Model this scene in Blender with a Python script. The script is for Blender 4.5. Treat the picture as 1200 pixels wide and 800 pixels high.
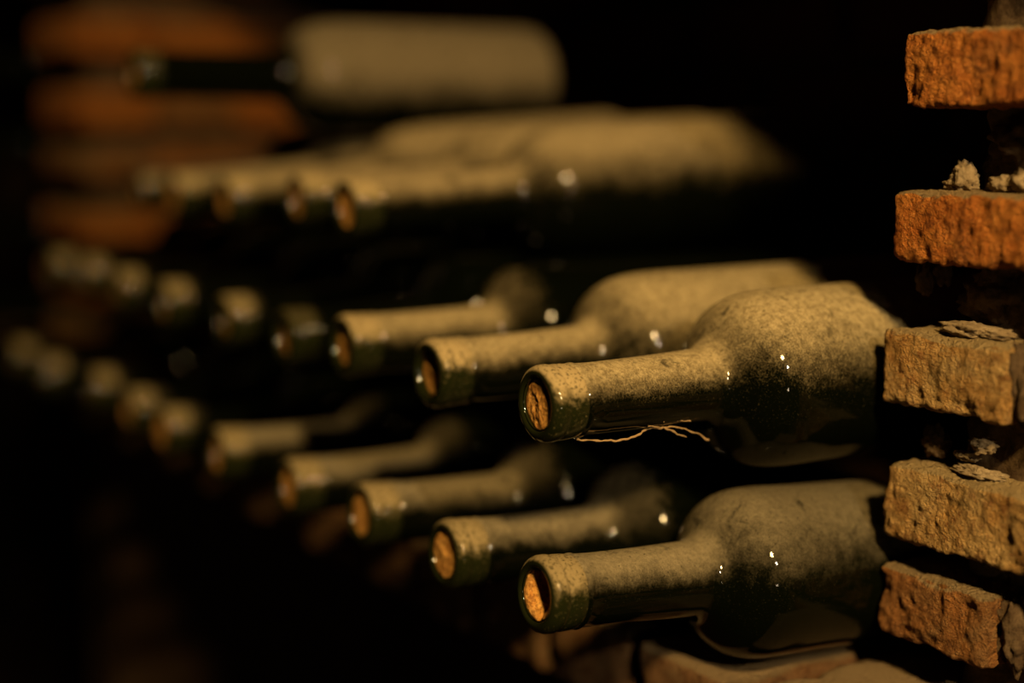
import bpy, bmesh, math, random
from mathutils import Vector, Matrix, noise

random.seed(7)
for o in list(bpy.data.objects):
    bpy.data.objects.remove(o, do_unlink=True)
scene = bpy.context.scene
C = scene.collection

# ------------------------------------------------------------------ camera
# world: X runs along the rack (right), Y goes into the rack, Z is up.
CZ = 1.20                                   # camera height over the floor
cam_d = bpy.data.cameras.new('camera')
cam = bpy.data.objects.new('camera', cam_d)
C.objects.link(cam)
scene.camera = cam
right = Vector((.52408, .85167, 0.0))
back = Vector((.84330, -.51893, .13985))    # minus the view direction
up = back.cross(right)
M = Matrix((right, up, back)).transposed().to_4x4()
M.translation = Vector((0, 0, CZ))
cam.matrix_world = M
cam_d.sensor_width = 36.0
cam_d.lens = 53.1
cam_d.clip_start = .02
cam_d.dof.use_dof = True
cam_d.dof.focus_distance = .603
cam_d.dof.aperture_fstop = 2.1

# ------------------------------------------------------------------ light
world = bpy.data.worlds.new('cellar_dark')
scene.world = world
world.use_nodes = True
world.node_tree.nodes['Background'].inputs[0].default_value = (.9, .55, .25, 1)
world.node_tree.nodes['Background'].inputs[1].default_value = .0005

def lamp(name, loc, target, power, col, radius, angle, blend):
    d = bpy.data.lights.new(name, 'SPOT')
    d.energy = power
    d.color = col
    d.shadow_soft_size = radius
    d.spot_size = math.radians(angle)
    d.spot_blend = blend
    o = bpy.data.objects.new(name, d)
    C.objects.link(o)
    o.location = loc
    o.rotation_euler = (Vector(target) - Vector(loc)).to_track_quat('-Z', 'Y').to_euler()
    return o

lamp('shaded_lamp', (.61, -.05, CZ + .69), (-.66, .42, CZ - .03), 118, (1.0, .645, .255), .060, 80, .8)
lamp('small_lamp', (.62, .13, CZ + .36), (-.62, .42, CZ - .07), 24, (1.0, .76, .48), .018, 80, .6)
lamp('low_lamp', (.70, .05, CZ - .20), (-.62, .42, CZ - .09), 1.6, (1.0, .74, .48), .011, 80, .6)

vs = scene.view_settings
scene.display_settings.display_device = 'sRGB'
vs.view_transform = 'Standard'
vs.look = 'None'
vs.exposure = 0.0
vs.gamma = 1.0
vs.use_curve_mapping = False

# ------------------------------------------------------------------ helpers
def link(name, me, mat=None, parent=None, loc=None):
    o = bpy.data.objects.new(name, me)
    C.objects.link(o)
    if mat is not None and me is not None and not me.materials:
        me.materials.append(mat)
    if parent is not None:
        o.parent = parent
    if loc is not None:
        o.location = loc
    return o

def tag(o, label=None, cat=None, group=None, kind=None):
    if label: o['label'] = label
    if cat: o['category'] = cat
    if group: o['group'] = group
    if kind: o['kind'] = kind
    return o

def P(w, a, h):
    """rack coordinates: w = distance along the rack, a = depth, h = height from the lens"""
    return Vector((-w, a, CZ + h))

class NT:
    def __init__(s, name):
        s.m = bpy.data.materials.new(name)
        s.m.use_nodes = True
        s.t = s.m.node_tree
        s.t.nodes.clear()
        s.out = s.n('ShaderNodeOutputMaterial')
    def n(s, k, **kw):
        x = s.t.nodes.new(k)
        for a, b in kw.items(): setattr(x, a, b)
        return x
    def l(s, a, b):
        s.t.links.new(a, b)
    def put(s, sock, v):
        if isinstance(v, (int, float, tuple, list)): sock.default_value = v
        else: s.l(v, sock)
    def math(s, op, a, b=0.0, c=None, clamp=False):
        x = s.n('ShaderNodeMath', operation=op, use_clamp=clamp)
        s.put(x.inputs[0], a); s.put(x.inputs[1], b)
        if c is not None: s.put(x.inputs[2], c)
        return x.outputs[0]
    def noise(s, vec, scale, detail=4, rough=.55, dist=0.0):
        x = s.n('ShaderNodeTexNoise')
        s.l(vec, x.inputs['Vector'])
        x.inputs['Scale'].default_value = scale
        x.inputs['Detail'].default_value = detail
        x.inputs['Roughness'].default_value = rough
        x.inputs['Distortion'].default_value = dist
        return x.outputs['Fac']
    def ramp(s, v, lo, hi, a=0.0, b=1.0, smooth=True):
        x = s.n('ShaderNodeMapRange', interpolation_type='SMOOTHSTEP' if smooth else 'LINEAR')
        s.put(x.inputs['Value'], v)
        x.inputs['From Min'].default_value = lo; x.inputs['From Max'].default_value = hi
        x.inputs['To Min'].default_value = a; x.inputs['To Max'].default_value = b
        return x.outputs['Result']
    def mixc(s, f, a, b):
        x = s.n('ShaderNodeMix', data_type='RGBA')
        s.put(x.inputs[0], f); s.put(x.inputs[6], a); s.put(x.inputs[7], b)
        return x.outputs[2]
    def coords(s, offset=True):
        tc = s.n('ShaderNodeTexCoord').outputs['Object']
        if not offset: return tc
        oi = s.n('ShaderNodeObjectInfo')
        sc = s.n('ShaderNodeVectorMath', operation='MULTIPLY_ADD')
        cv = s.n('ShaderNodeCombineXYZ')
        s.l(oi.outputs['Random'], cv.inputs[0]); s.l(oi.outputs['Random'], cv.inputs[2])
        s.l(cv.outputs[0], sc.inputs[0])
        sc.inputs[1].default_value = (3.1, 0, 5.7)
        s.l(tc, sc.inputs[2])
        return sc.outputs[0]
    def up(s):
        g = s.n('ShaderNodeNewGeometry')
        x = s.n('ShaderNodeSeparateXYZ')
        s.l(g.outputs['Normal'], x.inputs[0])
        return x.outputs[2]
    def bump(s, h, strength, dist, normal=None):
        b = s.n('ShaderNodeBump')
        b.inputs['Strength'].default_value = strength
        b.inputs['Distance'].default_value = dist
        s.l(h, b.inputs['Height'])
        if normal is not None: s.l(normal, b.inputs['Normal'])
        return b.outputs[0]
    def bsdf(s, col, rough, normal=None, **kw):
        b = s.n('ShaderNodeBsdfPrincipled')
        s.put(b.inputs['Base Color'], col); s.put(b.inputs['Roughness'], rough)
        if normal is not None: s.l(normal, b.inputs['Normal'])
        for k, v in kw.items(): s.put(b.inputs[k], v)
        return b.outputs[0]
    def done(s, shader):
        s.l(shader, s.out.inputs[0])
        return s.m

# ------------------------------------------------------------------ materials
def mat_bottle(name, lo, hi, grain, dust_a, dust_b, thin=.05, body=1.0, scratched=False):
    """dark glass under settled dust: the dust lies on the upward side"""
    t = NT(name)
    v = t.coords()
    z = t.up()
    big = t.noise(v, 38, 4, .6)
    mid = t.noise(v, 190, 5, .65, .4)
    fine = t.noise(v, 1500, 2, .6)
    # settled layer
    k = t.math('ADD', z, t.math('MULTIPLY', t.math('SUBTRACT', big, .5), .55))
    k = t.math('ADD', k, t.math('MULTIPLY', t.math('SUBTRACT', mid, .5), .50))
    k = t.math('ADD', k, t.math('MULTIPLY', t.math('SUBTRACT', fine, .5), grain))
    cover = t.ramp(k, lo, hi)
    # grains and rubbed spots
    rub = t.ramp(t.noise(v, 95, 5, .7, .8), .30, .44, .35, 1.0)
    speck = t.ramp(t.noise(v, 1600, 3, .75), .62, .72, 0.0, .32)
    lowk = t.ramp(t.math('ADD', z, t.math('MULTIPLY', mid, .5)), -.50, .55)
    cover = t.math('MULTIPLY', cover, rub)
    if scratched:
        mp = t.n('ShaderNodeMapping')
        t.l(v, mp.inputs[0])
        mp.inputs['Rotation'].default_value = (0, 0, .7)
        mp.inputs['Scale'].default_value = (1.0, .22, 1.0)
        cover = t.math('MULTIPLY', cover, t.ramp(t.noise(mp.outputs[0], 75, 3, .5, .6), .66, .72, 1.0, .3))
    pits = t.ramp(t.noise(v, 620, 3, .7), .30, .40, .35, 1.0)
    cover = t.math('MULTIPLY', cover, pits)
    cover = t.math('MAXIMUM', cover, t.math('MULTIPLY', speck, lowk), clamp=True)
    film = t.ramp(z, .1, .7, 0.0, thin)
    cover = t.math('MAXIMUM', cover, film, clamp=True)
    cover = t.math('MULTIPLY', cover, .93)
    at = t.n('ShaderNodeAttribute', attribute_type='OBJECT', attribute_name='dust_shade_length')  # dust end; on some bottles it stands in for shade, on others clean glass
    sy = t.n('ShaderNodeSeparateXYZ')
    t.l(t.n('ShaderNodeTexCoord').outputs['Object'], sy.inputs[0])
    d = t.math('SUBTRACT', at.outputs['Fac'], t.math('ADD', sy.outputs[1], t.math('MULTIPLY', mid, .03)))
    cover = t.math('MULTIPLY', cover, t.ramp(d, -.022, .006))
    cover = t.math('MULTIPLY', cover, t.ramp(sy.outputs[1], .075, .115, 1.0, body))  # thinner body dust, partly in place of shade from the row above
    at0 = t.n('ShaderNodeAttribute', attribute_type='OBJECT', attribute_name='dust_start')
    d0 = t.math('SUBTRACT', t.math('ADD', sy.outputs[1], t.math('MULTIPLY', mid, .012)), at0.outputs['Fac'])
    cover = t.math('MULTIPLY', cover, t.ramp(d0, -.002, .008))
    dc = t.mixc(t.ramp(t.noise(v, 420, 6, .85), .32, .66), dust_a, dust_b)
    hgt = t.math('ADD', t.math('MULTIPLY', t.noise(v, 850, 4, .7), 1.0), t.math('MULTIPLY', mid, .8))
    dust = t.bsdf(dc, .95, t.bump(hgt, .8, .0011), **{'Specular IOR Level': .1})
    glass = t.bsdf((.0016, .0022, .0007, 1), .05, t.bump(t.noise(v, 40, 1, .5), .02, .002),
                   **{'IOR': 1.5, 'Specular IOR Level': .2})
    mx = t.n('ShaderNodeMixShader')
    t.l(cover, mx.inputs[0]); t.l(glass, mx.inputs[1]); t.l(dust, mx.inputs[2])
    return t.done(mx.outputs[0])

MB_MID = mat_bottle('dusty_glass', .02, .95, .66, (.20, .150, .068, 1), (.52, .415, .21, 1))
MB_BOT = mat_bottle('lightly_dusty_glass', .10, .95, .36, (.17, .140, .078, 1), (.28, .23, .13, 1), .04, .62)
MB_UP = mat_bottle('thickly_dusty_glass', -.05, .98, .20, (.24, .18, .085, 1), (.42, .33, .17, 1), scratched=True)

MB_TOP = mat_bottle('grey_dusty_glass', -.60, .15, .15, (.12, .097, .055, 1), (.20, .16, .092, 1))

def mat_lip():
    t = NT('dusty_green_glass_lip')
    v = t.coords(); z = t.up()
    k = t.math('ADD', z, t.math('MULTIPLY', t.math('SUBTRACT', t.noise(v, 260, 5, .7, .5), .5), 1.1))
    cover = t.ramp(k, .05, .62)
    cover = t.math('MULTIPLY', cover, t.ramp(t.noise(v, 700, 3, .7), .36, .5, .25, 1.0))
    cover = t.math('MAXIMUM', cover, t.math('MULTIPLY', t.ramp(t.noise(v, 950, 3, .7), .60, .70), .35), clamp=True)
    sx = t.n('ShaderNodeSeparateXYZ')
    t.l(t.n('ShaderNodeTexCoord').outputs['Object'], sx.inputs[0])
    rad = t.math('SQRT', t.math('ADD', t.math('POWER', sx.outputs[0], 2.0), t.math('POWER', sx.outputs[2], 2.0)))
    cover = t.math('MULTIPLY', cover, t.ramp(rad, .0128, .0142))       # none inside the bore
    cover = t.math('MULTIPLY', cover, t.n('ShaderNodeAttribute', attribute_type='OBJECT', attribute_name='dust_shade_amount').outputs['Fac'])
    dust = t.bsdf((.36, .275, .13, 1), .95, t.bump(t.noise(v, 800, 4, .7), .5, .0006), **{'Specular IOR Level': .1})
    glass = t.bsdf((.010, .012, .003, 1), .06, None, **{'IOR': 1.5, 'Specular IOR Level': .35})
    mx = t.n('ShaderNodeMixShader')
    t.l(cover, mx.inputs[0]); t.l(glass, mx.inputs[1]); t.l(dust, mx.inputs[2])
    return t.done(mx.outputs[0])
M_LIP = mat_lip()

def mat_cork():
    t = NT('old_cork')
    v = t.coords()
    n1 = t.noise(v, 240, 5, .7, .6)
    n2 = t.ramp(t.noise(v, 620, 3, .6), .42, .56)
    c = t.mixc(t.ramp(n1, .32, .68), (.48, .20, .035, 1), (.80, .44, .11, 1))
    c = t.mixc(t.math('MULTIPLY', t.math('SUBTRACT', 1.0, n2), .45), c, (.10, .03, .008, 1))
    return t.done(t.bsdf(c, .85, t.bump(t.math('ADD', n1, n2), .35, .0006), **{'Specular IOR Level': .2}))
M_CORK = mat_cork()

def mat_brick(name, a, b, dark, dust, dusty, light=(.5, .3, .12, 1)):
    t = NT(name)
    v = t.coords(); z = t.up()
    n1 = t.noise(v, 45, 5, .65, .5)
    n2 = t.noise(v, 170, 6, .7, .3)
    n3 = t.noise(v, 700, 4, .7)
    c = t.mixc(t.ramp(n1, .35, .66), a, b)
    c = t.mixc(t.ramp(n3, .52, .68, 0, .55), c, light)
    c = t.mixc(t.ramp(n2, .50, .66, 0, .75), c, dark)
    pit = t.ramp(t.noise(v, 430, 4, .75, .3), .30, .43, .75, 0.0)
    c = t.mixc(pit, c, dark)
    patch = t.ramp(t.noise(v, 28, 4, .6, .7), .52, .66, 0.0, dusty)
    c = t.mixc(patch, c, dust)
    k = t.math('ADD', z, t.math('MULTIPLY', t.math('SUBTRACT', n2, .5), .5))
    c = t.mixc(t.ramp(k, .35, .8, 0, .92), c, dust)
    vo = t.n('ShaderNodeTexVoronoi')
    t.l(v, vo.inputs['Vector']); vo.inputs['Scale'].default_value = 230
    h = t.math('ADD', t.math('MULTIPLY', n2, 1.5), t.math('MULTIPLY', n3, 1.9))
    h = t.math('ADD', h, t.math('MULTIPLY', t.ramp(vo.outputs['Distance'], .0, .45), .5))
    return t.done(t.bsdf(c, .93, t.bump(h, 1.0, .0065), **{'Specular IOR Level': .15}))
M_RED = mat_brick('orange_red_brick', (.56, .165, .024, 1), (.70, .26, .045, 1), (.16, .045, .010, 1), (.40, .29, .13, 1), .12, (.86, .40, .09, 1))
M_OCHRE = mat_brick('dusty_ochre_brick', (.58, .31, .085, 1), (.68, .44, .16, 1), (.26, .10, .026, 1), (.52, .38, .17, 1), .40, (.86, .62, .26, 1))
M_BROWN = mat_brick('brown_brick', (.34, .16, .05, 1), (.44, .18, .045, 1), (.13, .05, .016, 1), (.40, .29, .135, 1), .35, (.70, .40, .14, 1))
M_SILL = mat_brick('sill_brick', (.30, .15, .06, 1), (.38, .21, .09, 1), (.14, .06, .02, 1), (.42, .30, .15, 1), .4)
M_DARKBRICK = mat_brick('dark_brick', (.16, .05, .018, 1), (.2, .08, .03, 1), (.06, .02, .01, 1), (.16, .10, .05, 1), .3, (.2, .09, .03, 1))

def mat_mortar(name, a, b):
    t = NT(name)
    v = t.coords()
    n1 = t.noise(v, 90, 6, .7, .3); n2 = t.noise(v, 520, 5, .75)
    c = t.mixc(t.ramp(n1, .35, .65), a, b)
    return t.done(t.bsdf(c, .97, t.bump(t.math('ADD', n1, n2), 1.0, .0022), **{'Specular IOR Level': .1}))
M_MORTAR = mat_mortar('crumbling_mortar', (.07, .042, .02, 1), (.17, .115, .06, 1))
M_CRUMB = mat_mortar('pale_mortar', (.28, .20, .10, 1), (.42, .32, .18, 1))
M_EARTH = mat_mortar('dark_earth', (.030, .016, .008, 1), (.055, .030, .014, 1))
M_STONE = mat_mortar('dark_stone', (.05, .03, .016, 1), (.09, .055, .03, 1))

def mat_wood():
    t = NT('old_lath_wood')
    v = t.n('ShaderNodeMapping')
    t.l(t.coords(), v.inputs[0]); v.inputs['Scale'].default_value = (.08, 1, 1)
    n = t.noise(v.outputs[0], 300, 5, .7, .4)
    return t.done(t.bsdf(t.mixc(n, (.06, .028, .012, 1), (.15, .075, .03, 1)), .85, t.bump(n, .5, .001)))
M_WOOD = mat_wood()

def mat_web():
    t = NT('dusty_cobweb')
    v = t.coords(False)
    c = t.mixc(t.noise(v, 900, 3, .6), (.22, .12, .045, 1), (.40, .28, .13, 1))
    return t.done(t.bsdf(c, .95))
M_WEB = mat_web()

# ------------------------------------------------------------------ rough blocks
def rough_block(name, sx, sy, sz, step, amp, seed, rnd=.004, chip=0.0, streak=0.0):
    """a brick: box of sx * sy * sz centred at the origin, gridded, its faces weathered"""
    nx, ny, nz = (max(2, int(round(s / step))) for s in (sx, sy, sz))
    verts, faces, idx = [], [], {}
    def vid(i, j, k):
        if (i, j, k) not in idx:
            idx[(i, j, k)] = len(verts)
            verts.append(Vector((sx * (i / nx - .5), sy * (j / ny - .5), sz * (k / nz - .5))))
        return idx[(i, j, k)]
    for i in range(nx):
        for j in range(ny):
            faces.append((vid(i, j, 0), vid(i, j+1, 0), vid(i+1, j+1, 0), vid(i+1, j, 0)))
            faces.append((vid(i, j, nz), vid(i+1, j, nz), vid(i+1, j+1, nz), vid(i, j+1, nz)))
    for i in range(nx):
        for k in range(nz):
            faces.append((vid(i, 0, k), vid(i+1, 0, k), vid(i+1, 0, k+1), vid(i, 0, k+1)))
            faces.append((vid(i, ny, k), vid(i, ny, k+1), vid(i+1, ny, k+1), vid(i+1, ny, k)))
    for j in range(ny):
        for k in range(nz):
            faces.append((vid(0, j, k), vid(0, j, k+1), vid(0, j+1, k+1), vid(0, j+1, k)))
            faces.append((vid(nx, j, k), vid(nx, j+1, k), vid(nx, j+1, k+1), vid(nx, j, k+1)))
    half = Vector((sx/2, sy/2, sz/2))
    off = Vector((seed * 3.17, seed * 1.73, seed * 5.91))
    out = []
    for p in verts:
        inner = Vector([max(-(h - rnd), min(h - rnd, c)) for c, h in zip(p, half)])
        d = p - inner
        n = d.normalized() if d.length > 1e-9 else Vector((0, 0, 0))
        q = inner + n * rnd if d.length > 1e-9 else p
        # pieces in the middle of a face keep their plane
        s1 = noise.noise((p + off) * 38)
        s2 = noise.fractal((p + off) * 230, .75, 2.1, 4)
        e = amp * (.5 * s1 + .75 * s2)
        if streak:
            s3 = noise.fractal(Vector((p.x * 330, p.y * 330, p.z * 110)) + off, .9, 2.0, 3)
            e += streak * s3
        if chip:
            s4 = noise.noise((p + off) * 62)
            edge = sum(1 for c, h in zip(p, half) if abs(c) > h - .006)
            e -= chip * max(0.0, s4 - .05) * (1.0 + .9 * (edge >= 2))
        out.append(q + n * e)
    me = bpy.data.meshes.new(name)
    me.from_pydata([tuple(v) for v in out], [], faces)
    me.polygons.foreach_set('use_smooth', [True] * len(me.polygons))
    me.update()
    return me

def rough_lump(name, r, sq, seed, sub=4):
    bm = bmesh.new()
    bmesh.ops.create_icosphere(bm, subdivisions=sub, radius=r)
    o = Vector((seed * 2.3, seed * .7, seed * 1.9))
    for v in bm.verts:
        n = v.co.normalized()
        d = .45 * noise.noise(n * 1.6 + o) + .30 * noise.fractal(n * 4.5 + o, .8, 2.1, 4)
        v.co = Vector((v.co.x * sq[0], v.co.y * sq[1], v.co.z * sq[2])) * (1 + d)
    me = bpy.data.meshes.new(name)
    bm.to_mesh(me); bm.free()
    me.polygons.foreach_set('use_smooth', [True] * len(me.polygons))
    return me

def box_mesh(name, lo, hi):
    bm = bmesh.new()
    bmesh.ops.create_cube(bm, size=1)
    for v in bm.verts:
        v.co = Vector([(a + b) / 2 + c * (b - a) for a, b, c in zip(lo, hi, v.co)])
    me = bpy.data.meshes.new(name)
    bm.to_mesh(me); bm.free()
    return me

# ------------------------------------------------------------------ setting
FLOOR = -CZ
SILL = -.2300                       # top of the brick sill the lowest row lies on
PW, PA = .443, .452                 # corner of the near pier
FW, FA = 1.45, .408                 # corner of the far pier
BACK = .72

fl = link('floor', box_mesh('floor', (-3.6, -1.2, -.08), (1.4, BACK + .1, 0)), M_EARTH)
tag(fl, 'dark earth floor of the wine cellar', 'floor', kind='structure')
ce = link('unseen_ceiling', box_mesh('unseen_ceiling', (-3.2, PA + .0, CZ + .21), (-.1, BACK + .1, CZ + .40)), M_STONE)  # unseen slab; its low height is set to darken the bin
tag(ce, 'unseen dark stone slab roofing the bottle bins, set low for its shadow', 'unseen_ceiling', kind='structure')

# back wall of the bin: mortar bed + dark bricks
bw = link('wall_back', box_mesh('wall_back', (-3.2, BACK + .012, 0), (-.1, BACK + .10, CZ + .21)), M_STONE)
tag(bw, 'dark brick wall behind the bottle stacks, lost in darkness', 'wall', kind='structure')
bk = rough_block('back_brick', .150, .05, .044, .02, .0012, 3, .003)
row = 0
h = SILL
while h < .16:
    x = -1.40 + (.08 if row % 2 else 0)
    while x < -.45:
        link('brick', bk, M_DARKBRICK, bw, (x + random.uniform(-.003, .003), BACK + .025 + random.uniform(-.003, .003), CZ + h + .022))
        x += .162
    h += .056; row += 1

# near pier ---------------------------------------------------------------
def rough_core(name, lo, hi, step, amp, seed):
    c = [(a + b) / 2 for a, b in zip(lo, hi)]
    me = rough_block(name, hi[0]-lo[0], hi[1]-lo[1], hi[2]-lo[2], step, amp, seed, .006)
    me.transform(Matrix.Translation(c))
    return me

core_lo = (-PW + .024, PA + .024, CZ - .34)
core_hi = (-.14, BACK + .05, CZ + .212)
wr = link('wall_right', rough_core('pier_mortar', core_lo, core_hi, .0065, .0075, 11), M_MORTAR)
tag(wr, 'near brick pier with deep crumbling mortar joints', 'wall', kind='structure')
link('pier_foot', box_mesh('pier_foot', (-PW + .02, PA + .02, 0), (-.14, BACK + .05, CZ - .33)), M_STONE, wr)

# (bottom, top, first brick length, material, setback, seed, detail)
near = [
    (.1310, .1600, .062, M_RED, .000, 32, 0),
    (.0690, .0990, .120, M_RED, .003, 33, 0),
    (.0080, .0375, .138, M_RED, .000, 1, 1),
    (-.0530, -.0250, .130, M_RED, .001, 2, 1),
    (-.1120, -.0815, .064, M_OCHRE, .000, 3, 1),
    (-.1685, -.1370, .128, M_OCHRE, .001, 4, 1),
    (-.2105, -.1815, .058, M_BROWN, .002, 5, 1),
    (-.2600, -.2320, .120, M_BROWN, .010, 6, 0),
]
left_in = {1: -.0045, 2: -.0015, 3: .0015, 4: -.0005, 5: .0010}
for (b, t_, L, m, sb, sd, fine) in near:
    step = .0011 if fine else .006
    depth = .048 if fine else .06
    me = rough_block('brick', L, depth, t_ - b, step, .0011 if fine else .001, sd, .0030,
                     chip=.0026 if fine else .002, streak=.0006 if sd in (1, 2) else .0004)
    li = left_in.get(sd, 0)
    link('brick', me, m, wr, (-PW - li + L/2, PA + sb + depth/2, CZ + (b + t_)/2))
    # the same course seen along the side of the bin, and further right
    side = rough_block('brick', .10, .135, t_ - b, .006, .0012, sd + 50, .003, chip=.002)
    link('brick', side, m, wr, (-PW - li + .053, PA + sb + depth + .004 + .0675, CZ + (b + t_)/2))
    side2 = link('brick', side, m, wr, (-PW - li + .055, PA + sb + depth + .012 + .2, CZ + (b + t_)/2))
    x = -PW - li + L + .020
    while x < -.17:
        l2 = .11
        me2 = rough_block('brick', l2, .08, t_ - b, .006, .001, sd + 80, .003, chip=.002)
        link('brick', me2, m, wr, (x + l2/2, PA + sb + .006 + .04, CZ + (b + t_)/2))
        x += l2 + .018

# mortar lumps left lying in the joints
lumps = [
    # (w, a, h), radius, squash, seed, pale
    ((.4200, .4700, -.0195), .0056, (1.0, .8, 1.15), 1, 1), ((.4255, .4700, -.0225), .0032, (1.5, 1, .8), 2, 1),
    ((.4030, .4720, -.0215), .0038, (1.4, .9, .8), 3, 1), ((.3930, .4730, -.0205), .0048, (1.4, .9, .85), 4, 1),
    ((.4120, .4670, -.0795), .0080, (1.5, .8, .36), 5, 1), ((.4010, .4680, -.0795), .0062, (1.6, .8, .32), 6, 1),
    ((.4380, .4700, -.0600), .0050, (.8, .8, 1.5), 7, 0), ((.4310, .4720, -.0580), .0046, (.7, .8, 1.3), 8, 0),
    ((.4010, .4660, -.1245), .0046, (1.2, .8, .75), 9, 1), ((.4110, .4680, -.1305), .0036, (1.7, .8, .55), 10, 1),
    ((.4020, .4650, -.1355), .0050, (2.4, .9, .42), 12, 1), ((.4300, .4710, -.1285), .0062, (.9, .8, 1.0), 15, 0),
    ((.3785, .4640, -.0965), .0100, (.62, .9, 1.75), 13, 0), ((.3815, .4680, -.1960), .0095, (.75, .9, 1.5), 14, 0),
    ((.3960, .4780, -.0040), .0110, (1.4, .7, 1.1), 16, 0), ((.4080, .4800, -.0680), .0115, (1.5, .7, .95), 17, 0),
]
for (w, a, h), r, sq, sd, pale in lumps:
    link('mortar_lump', rough_lump('mortar_lump', r, sq, sd), M_CRUMB if pale else M_MORTAR, wr, P(w, a, h))

# far pier ----------------------------------------------------------------
wl = link('wall_left', rough_core('far_pier_mortar', (-FW - .125, FA + .025, CZ - .34), (-FW - .036, BACK + .05, CZ + .212), .012, .004, 21), M_STONE)
tag(wl, 'far brick pier at the end of the bottle bin', 'wall', kind='structure')
link('pier_foot', box_mesh('pier_foot', (-FW - .125, FA + .03, 0), (-FW - .03, BACK + .05, CZ - .33)), M_STONE, wl)
fbm = {}
def far_brick(l, hgt, k):
    key = (l, hgt)
    if key not in fbm:
        fbm[key] = rough_block('far_brick', .15, l, hgt, .008, .0014, 60 + k, .004, chip=.003)
    return fbm[key]
far_rows = [(.155, .038, 1), (.0880, .039, 0), (.0195, .040, 1), (-.0340, .030, 0), (-.0925, .030, 1), (-.152, .036, 0), (-.208, .034, 1)]
for r, (hc, hgt, st) in enumerate(far_rows):
    y = FA + random.uniform(-.002, .004)
    for q, l in enumerate(((.068, .128, .10) if st == 0 else (.074, .070, .10, .05))):
        link('brick', far_brick(l, hgt, r + q), M_BROWN if (r + q) % 3 == 0 else M_RED, wl,
             (-FW - .075 + random.uniform(-.004, .004), y + l/2, CZ + hc))
        y += l + .009

# sill under the lowest row -------------------------------------------------
sl = link('trim_1', rough_core('sill_bed', (-2.0, .415, CZ + SILL - .055), (-PW + .03, BACK + .02, CZ + SILL - .009), .02, .001, 41), M_STONE)
tag(sl, 'brick sill carrying the lowest row of bottles', 'sill', kind='structure')
sb_m = [rough_block('sill_brick', .064, .135, .042, .0045, .0010, 70 + i, .004, chip=.0035) for i in range(3)]
sb_b = rough_block('sill_brick', .064, .16, .042, .012, .0010, 75, .004)
x = .398
i = 0
while x < 1.42:
    link('brick', sb_m[i % 3], M_SILL, sl, (-x - .032, .392 + .0675 + random.uniform(-.005, .004), CZ + SILL - .021))
    link('brick', sb_b, M_SILL, sl, (-x - .032, .392 + .14 + .08, CZ + SILL - .0215))
    x += .0715; i += 1

# ------------------------------------------------------------------ bottles
SEG = 96
def lathe(name, prof, seg=SEG):
    """profile (t, r): t runs along +Y from the mouth to the base"""
    verts, faces = [], []
    n = len(prof)
    for (t, r) in prof:
        for s in range(seg):
            a = 2 * math.pi * s / seg
            verts.append((r * math.cos(a), t, r * math.sin(a)))
    for i in range(n - 1):
        for s in range(seg):
            s2 = (s + 1) % seg
            faces.append((i*seg + s, i*seg + s2, (i+1)*seg + s2, (i+1)*seg + s))
    me = bpy.data.meshes.new(name)
    me.from_pydata(verts, [], faces)
    bm = bmesh.new(); bm.from_mesh(me)
    bmesh.ops.remove_doubles(bm, verts=bm.verts, dist=1e-6)
    bmesh.ops.recalc_face_normals(bm, faces=bm.faces)
    bm.to_mesh(me); bm.free()
    me.polygons.foreach_set('use_smooth', [True] * len(me.polygons))
    return me

def glass_profile(R, nl, sh, c=.012, ang=60, k1=.022, k2=.30, L=.300):
    """neck from behind the lip, shoulder, body and punt"""
    p = [(.0010, .0100), (.0010, .0118), (.0050, .0130), (.0150, .0142), (.0165, .0148), (.0175, .0152), (.0184, .0147)]
    for i in range(1, 9):
        u = i / 8
        p.append((.0184 + (nl - .0184) * u, .0145 + .0013 * u * u))
    t0, r0 = p[-1]
    an = math.radians(ang)
    for i in range(1, 9):           # concave sweep into the shoulder
        u = an * i / 8
        p.append((t0 + c * math.sin(u), r0 + c * (1 - math.cos(u))))
    t1, r1 = p[-1]
    b = [(t1, r1), (t1 + k1 * math.cos(an), r1 + k1 * math.sin(an)), (t1 + sh * k2, R), (t1 + sh, R)]
    for i in range(1, 25):          # round shoulder
        u = i / 24
        p.append(tuple((1-u)**3 * b[0][k] + 3*(1-u)**2*u * b[1][k] + 3*(1-u)*u*u * b[2][k] + u**3 * b[3][k] for k in (0, 1)))
    p += [(L * .75, R), (L - .012, R), (L - .006, R - .0012), (L - .002, R - .004), (L, R - .009),
          (L - .004, R - .016), (L - .018, R * .35), (L - .028, R * .12), (L - .030, 0.0)]
    return p

def lip_profile(rb):
    return [(.034, rb), (.012, rb), (.0035, rb), (.0012, rb + .0003), (.0002, rb + .0011), (.0, rb + .0020), (.0004, rb + .0031),
            (.0016, rb + .0046), (.0032, rb + .0052), (.0056, rb + .0053), (.0068, rb + .0050), (.0075, rb + .0044),
            (.0082, rb + .0048), (.0095, rb + .0050), (.0130, rb + .0049), (.0155, rb + .0046), (.0163, rb + .0042), (.0166, rb + .0020)]

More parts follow.
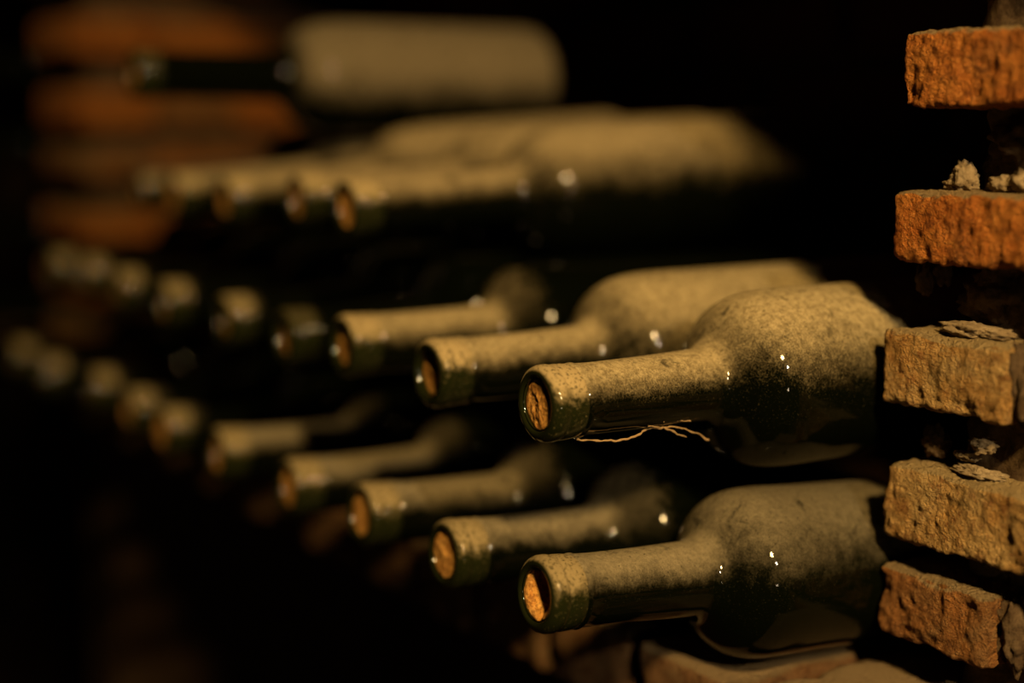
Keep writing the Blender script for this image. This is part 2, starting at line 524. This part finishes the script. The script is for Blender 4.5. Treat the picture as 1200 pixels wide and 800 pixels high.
def cork_mesh(name, r, seed, hollow):
    nr, ns = 14, 56
    verts, faces = [], []
    o = Vector((seed * 1.3, seed * .9, 0))
    for i in range(nr + 1):
        rr = r * i / nr
        for s in range(ns):
            a = 2 * math.pi * s / ns
            x, z = rr * math.cos(a), rr * math.sin(a)
            q = Vector((x, z, 0))
            y = .0005 * noise.fractal(q * 320 + o, .8, 2, 3) + .0005 * noise.noise(q * 120 + o)
            if hollow:       # a gnawed cork: a deep pocket in the upper half and a split below
                g = math.exp(-(((x - .0008) / .0046)**2 + ((z - .0042) / .0072)**2))
                y += .013 * min(1, g * 1.5) * (1 if rr < r * .98 else .9)
                y += .004 * math.exp(-((x - .0012 + z * .12) / .0008)**2) * (z < 0)
            else:            # a fine crack
                y += .0003 * math.exp(-((z + .0018 + .25 * x + .0006 * math.sin(1100 * x)) / .00025)**2)
            verts.append((x, y, z))
    base = len(verts)
    for s in range(ns):
        a = 2 * math.pi * s / ns
        verts.append((r * math.cos(a), .028, r * math.sin(a)))
    for i in range(nr):
        for s in range(ns):
            s2 = (s + 1) % ns
            faces.append((i*ns + s, i*ns + s2, (i+1)*ns + s2, (i+1)*ns + s))
    for s in range(ns):
        s2 = (s + 1) % ns
        faces.append((nr*ns + s, nr*ns + s2, base + s2, base + s))
    faces.append(tuple(base + s for s in range(ns)))
    me = bpy.data.meshes.new(name)
    me.from_pydata(verts, [], faces)
    bm = bmesh.new(); bm.from_mesh(me)
    bmesh.ops.remove_doubles(bm, verts=bm.verts, dist=1e-6)
    bmesh.ops.recalc_face_normals(bm, faces=bm.faces)
    bm.to_mesh(me); bm.free()
    me.polygons.foreach_set('use_smooth', [True] * len(me.polygons))
    return me

RB = .0102
G_MID = lathe('bottle_glass_middle', glass_profile(.0388, .078, .065))
G_BOT = lathe('bottle_glass_bottom', glass_profile(.0362, .074, .060, .013, 57))
G_UP = lathe('bottle_glass_upper', glass_profile(.0384, .094, .085, .014, 55))
G_TOP = G_UP.copy()
for me, m in ((G_MID, MB_MID), (G_BOT, MB_BOT), (G_UP, MB_UP), (G_TOP, MB_TOP)): me.materials.append(m)
LIP = lathe('bottle_lip', lip_profile(RB)); LIP.materials.append(M_LIP)
CORKS = [cork_mesh('cork', RB + .0001, i + 1, False) for i in range(3)]
CORK_H = cork_mesh('gnawed_cork', RB + .0001, 9, True)
for me in CORKS + [CORK_H]: me.materials.append(M_CORK)

def bottle(w, a, h, body_h, glass, label, group, yaw=0.0, cork=None, cork_in=.0022, roll=0.0, dust=1.0, start=-.1):
    root = bpy.data.objects.new('wine_bottle', None)
    root.empty_display_size = .03
    C.objects.link(root)
    root.location = P(w, a, h)
    pitch = math.atan2(body_h - h, .18)
    root.rotation_euler = (pitch, roll, math.radians(yaw))
    root.rotation_mode = 'XYZ'
    tag(root, label, 'bottle', group)
    # the glass and its dust stay upright: roll only turns the cork
    g = link('glass', glass, None, root)
    g['dust_shade_length'] = dust
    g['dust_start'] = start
    link('lip', LIP, None, root)['dust_shade_amount'] = .12 if start > 0 or dust < .015 else (.55 if dust < .03 else (.7 if glass is G_BOT else 1.0))  # less dust on far lips stands in for weaker light there
    c = link('cork', cork or CORKS[random.randrange(3)], None, root, (0, cork_in, 0))
    c.rotation_euler = (0, roll, 0)
    root.rotation_euler = (pitch, 0, math.radians(yaw))
    return root

ords = ['first', 'second', 'third', 'fourth', 'fifth', 'sixth', 'seventh', 'eighth', 'ninth', 'tenth', 'eleventh']
bottom = [(.481, .3062, -.1805), (.5585, .3080, -.1836), (.636, .3054, -.1825), (.722, .3049, -.1868), (.802, .2955, -.1828),
          (.893, .2943, -.1850), (.972, .2976, -.1857), (1.052, .2971, -.1830), (1.165, .2920, -.1882), (1.260, .2930, -.1874)]
BB = SILL + .0363
for i, (w, a, h) in enumerate(bottom):
    lab = ('wine bottle with gnawed hollow cork, bottom row beside the near brick pier' if i == 0 else
           'dusty dark wine bottle, %s from the near brick pier in the bottom row' % ords[i])
    bottle(w, a, h, BB, G_BOT, lab, 'bottles in the bottom row', random.uniform(-1, 1) if i else 0,
           CORK_H if i == 0 else None, .0015 if i == 0 else random.uniform(.001, .004), 0 if i == 0 else random.uniform(0, 6),
           (1, .098, .094, .094, .092, .022, .022, .020, .020, .020)[i])  # dust ends early, standing in for shade on bodies and dim far light

middle = [(.490, .3121, -.1070), (.578, .3116, -.1070), (.664, .3105, -.1050), (.744, .3135, -.1104), (.829, .3123, -.1108),
          (.925, .3079, -.1105), (1.020, .3080, -.1105), (1.110, .3104, -.1085), (1.200, .3119, -.1105)]
MBH = -.1068
M1 = None
for i, (w, a, h) in enumerate(middle):
    lab = ('thickly dusted wine bottle with cobweb under its neck, beside the near brick pier' if i == 0 else
           'dusty wine bottle with cork showing, %s from the near brick pier in the middle row' % ords[i])
    b = bottle(w, a, h, MBH, G_MID, lab, 'bottles in the middle row', random.uniform(-.6, .6) if i else 0,
               CORKS[0] if i == 0 else None, .0020 if i == 0 else random.uniform(.002, .004), 0 if i == 0 else random.uniform(0, 6),
               (1.0, 1.0, .096, .012, .016, .016, .016, .016, .016)[i])  # third and fourth are clean glass; further ones lose dust to look dimmer lit
    if i == 0: M1 = b

upper = [(.715, .3375, -.0412), (.800, .3467, -.0404), (.892, .3385, -.0440), (.990, .3400, -.0450), (1.077, .343, -.044)]
for i, (w, a, h) in enumerate(upper):
    lab = ('wine bottle with smooth thick dust and dark scratches, first of the upper row' if i == 0 else
           'dusty wine bottle, %s of the upper row counted towards the far pier' % ords[i])
    bottle(w, a, h, -.0338, G_UP, lab, 'bottles in the upper row', 0, None, random.uniform(.001, .003), random.uniform(0, 6))
bottle(.944, .300, .0335, .0335, G_TOP, 'single grey-dusted wine bottle with clean neck, lying on top of the stack', None, 0, start=.110)

# the next bin, past the far pier
for k, (w, h) in enumerate(((1.672, BB), (1.674, MBH), (1.676, -.018), (1.678, .066))):
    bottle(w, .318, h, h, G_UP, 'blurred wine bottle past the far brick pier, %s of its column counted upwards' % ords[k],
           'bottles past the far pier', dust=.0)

# laths between the rows
def lath(w0, w1, a, z0, z1, label):
    me = rough_block('lath', w1 - w0, .028, z1 - z0, .012, .0004, random.randrange(99), .0012)
    o = link('wooden_lath', me, M_WOOD, None, P((w0 + w1)/2, a, (z0 + z1)/2))
    tag(o, label, 'lath', 'laths between the bottle rows')
zt = BB + .0361
zb = MBH - .0387
lath(.470, 1.33, .500, zt, zb, 'thin wooden lath between bottom and middle rows, nearer the bottle shoulders')
lath(.470, 1.33, .585, zt, zb, 'thin wooden lath between bottom and middle rows, nearer the back wall')
for k, (z0, z1) in enumerate(((zt, zb), (MBH + .0384, -.018 - .0382), (-.018 + .0384, .066 - .0382))):
    for j, a in enumerate((.487, .585)):
        lath(1.63, 1.72, a, z0, z1, 'short wooden lath past the far pier, under the %s bottle, %s' % (ords[k + 1], ('front', 'rear')[j]))

# ------------------------------------------------------------------ cobweb under the neck of the front bottle
def tube(bm, pts, r):
    prev = None
    for i, p in enumerate(pts):
        d = (pts[min(i + 1, len(pts) - 1)] - pts[max(i - 1, 0)]).normalized()
        s = d.cross(Vector((0, 0, 1))).normalized(); u = s.cross(d)
        rr = r * (.5 + 1.3 * abs(noise.noise(p * 330)) + 1.2 * max(0, noise.noise(p * 90)))
        ring = [bm.verts.new(p + (s * math.cos(2*math.pi*k/6) + u * math.sin(2*math.pi*k/6)) * rr) for k in range(6)]
        if prev:
            for k in range(6):
                bm.faces.new((prev[k], prev[(k+1) % 6], ring[(k+1) % 6], ring[k]))
        else:
            bm.faces.new(ring[::-1])
        prev = ring
    bm.faces.new(prev)

def strand(pts, n=10):
    out = []
    for i in range(len(pts) - 1):
        for k in range(n):
            u = k / n
            p = Vector(pts[i]).lerp(Vector(pts[i+1]), u)
            out.append(p + .0009 * noise.noise_vector(p * 190) + .0004 * noise.noise_vector(p * 520))
    out.append(Vector(pts[-1]))
    return out
# local to the bottle: x to the right, y from the mouth inwards, z up
web = [
    [(.004, .0165, -.0139), (.004, .026, -.0152), (.005, .034, -.0168), (.005, .042, -.0158), (.005, .050, -.0142), (.006, .057, -.0130)],
    [(.006, .057, -.0130), (.006, .063, -.0158), (.006, .069, -.0185)],
    [(.006, .057, -.0130), (.007, .067, -.0142), (.0075, .077, -.0190), (.0075, .0795, -.0205)],
    [(.009, .055, -.0105), (.008, .060, -.0108), (.010, .068, -.0110)],
    [(.008, .049, -.0120), (.0065, .053, -.0128), (.006, .057, -.0130)],
]
bm = bmesh.new()
for i, s in enumerate(web):
    tube(bm, strand(s), .00040 if i < 3 else .00026)
me = bpy.data.meshes.new('cobweb'); bm.to_mesh(me); bm.free()
w_ = link('cobweb', me, M_WEB, M1, (.0015, 0, -.0005))
w_['label'] = 'dust-laden cobweb strand sagging under the bottle neck'
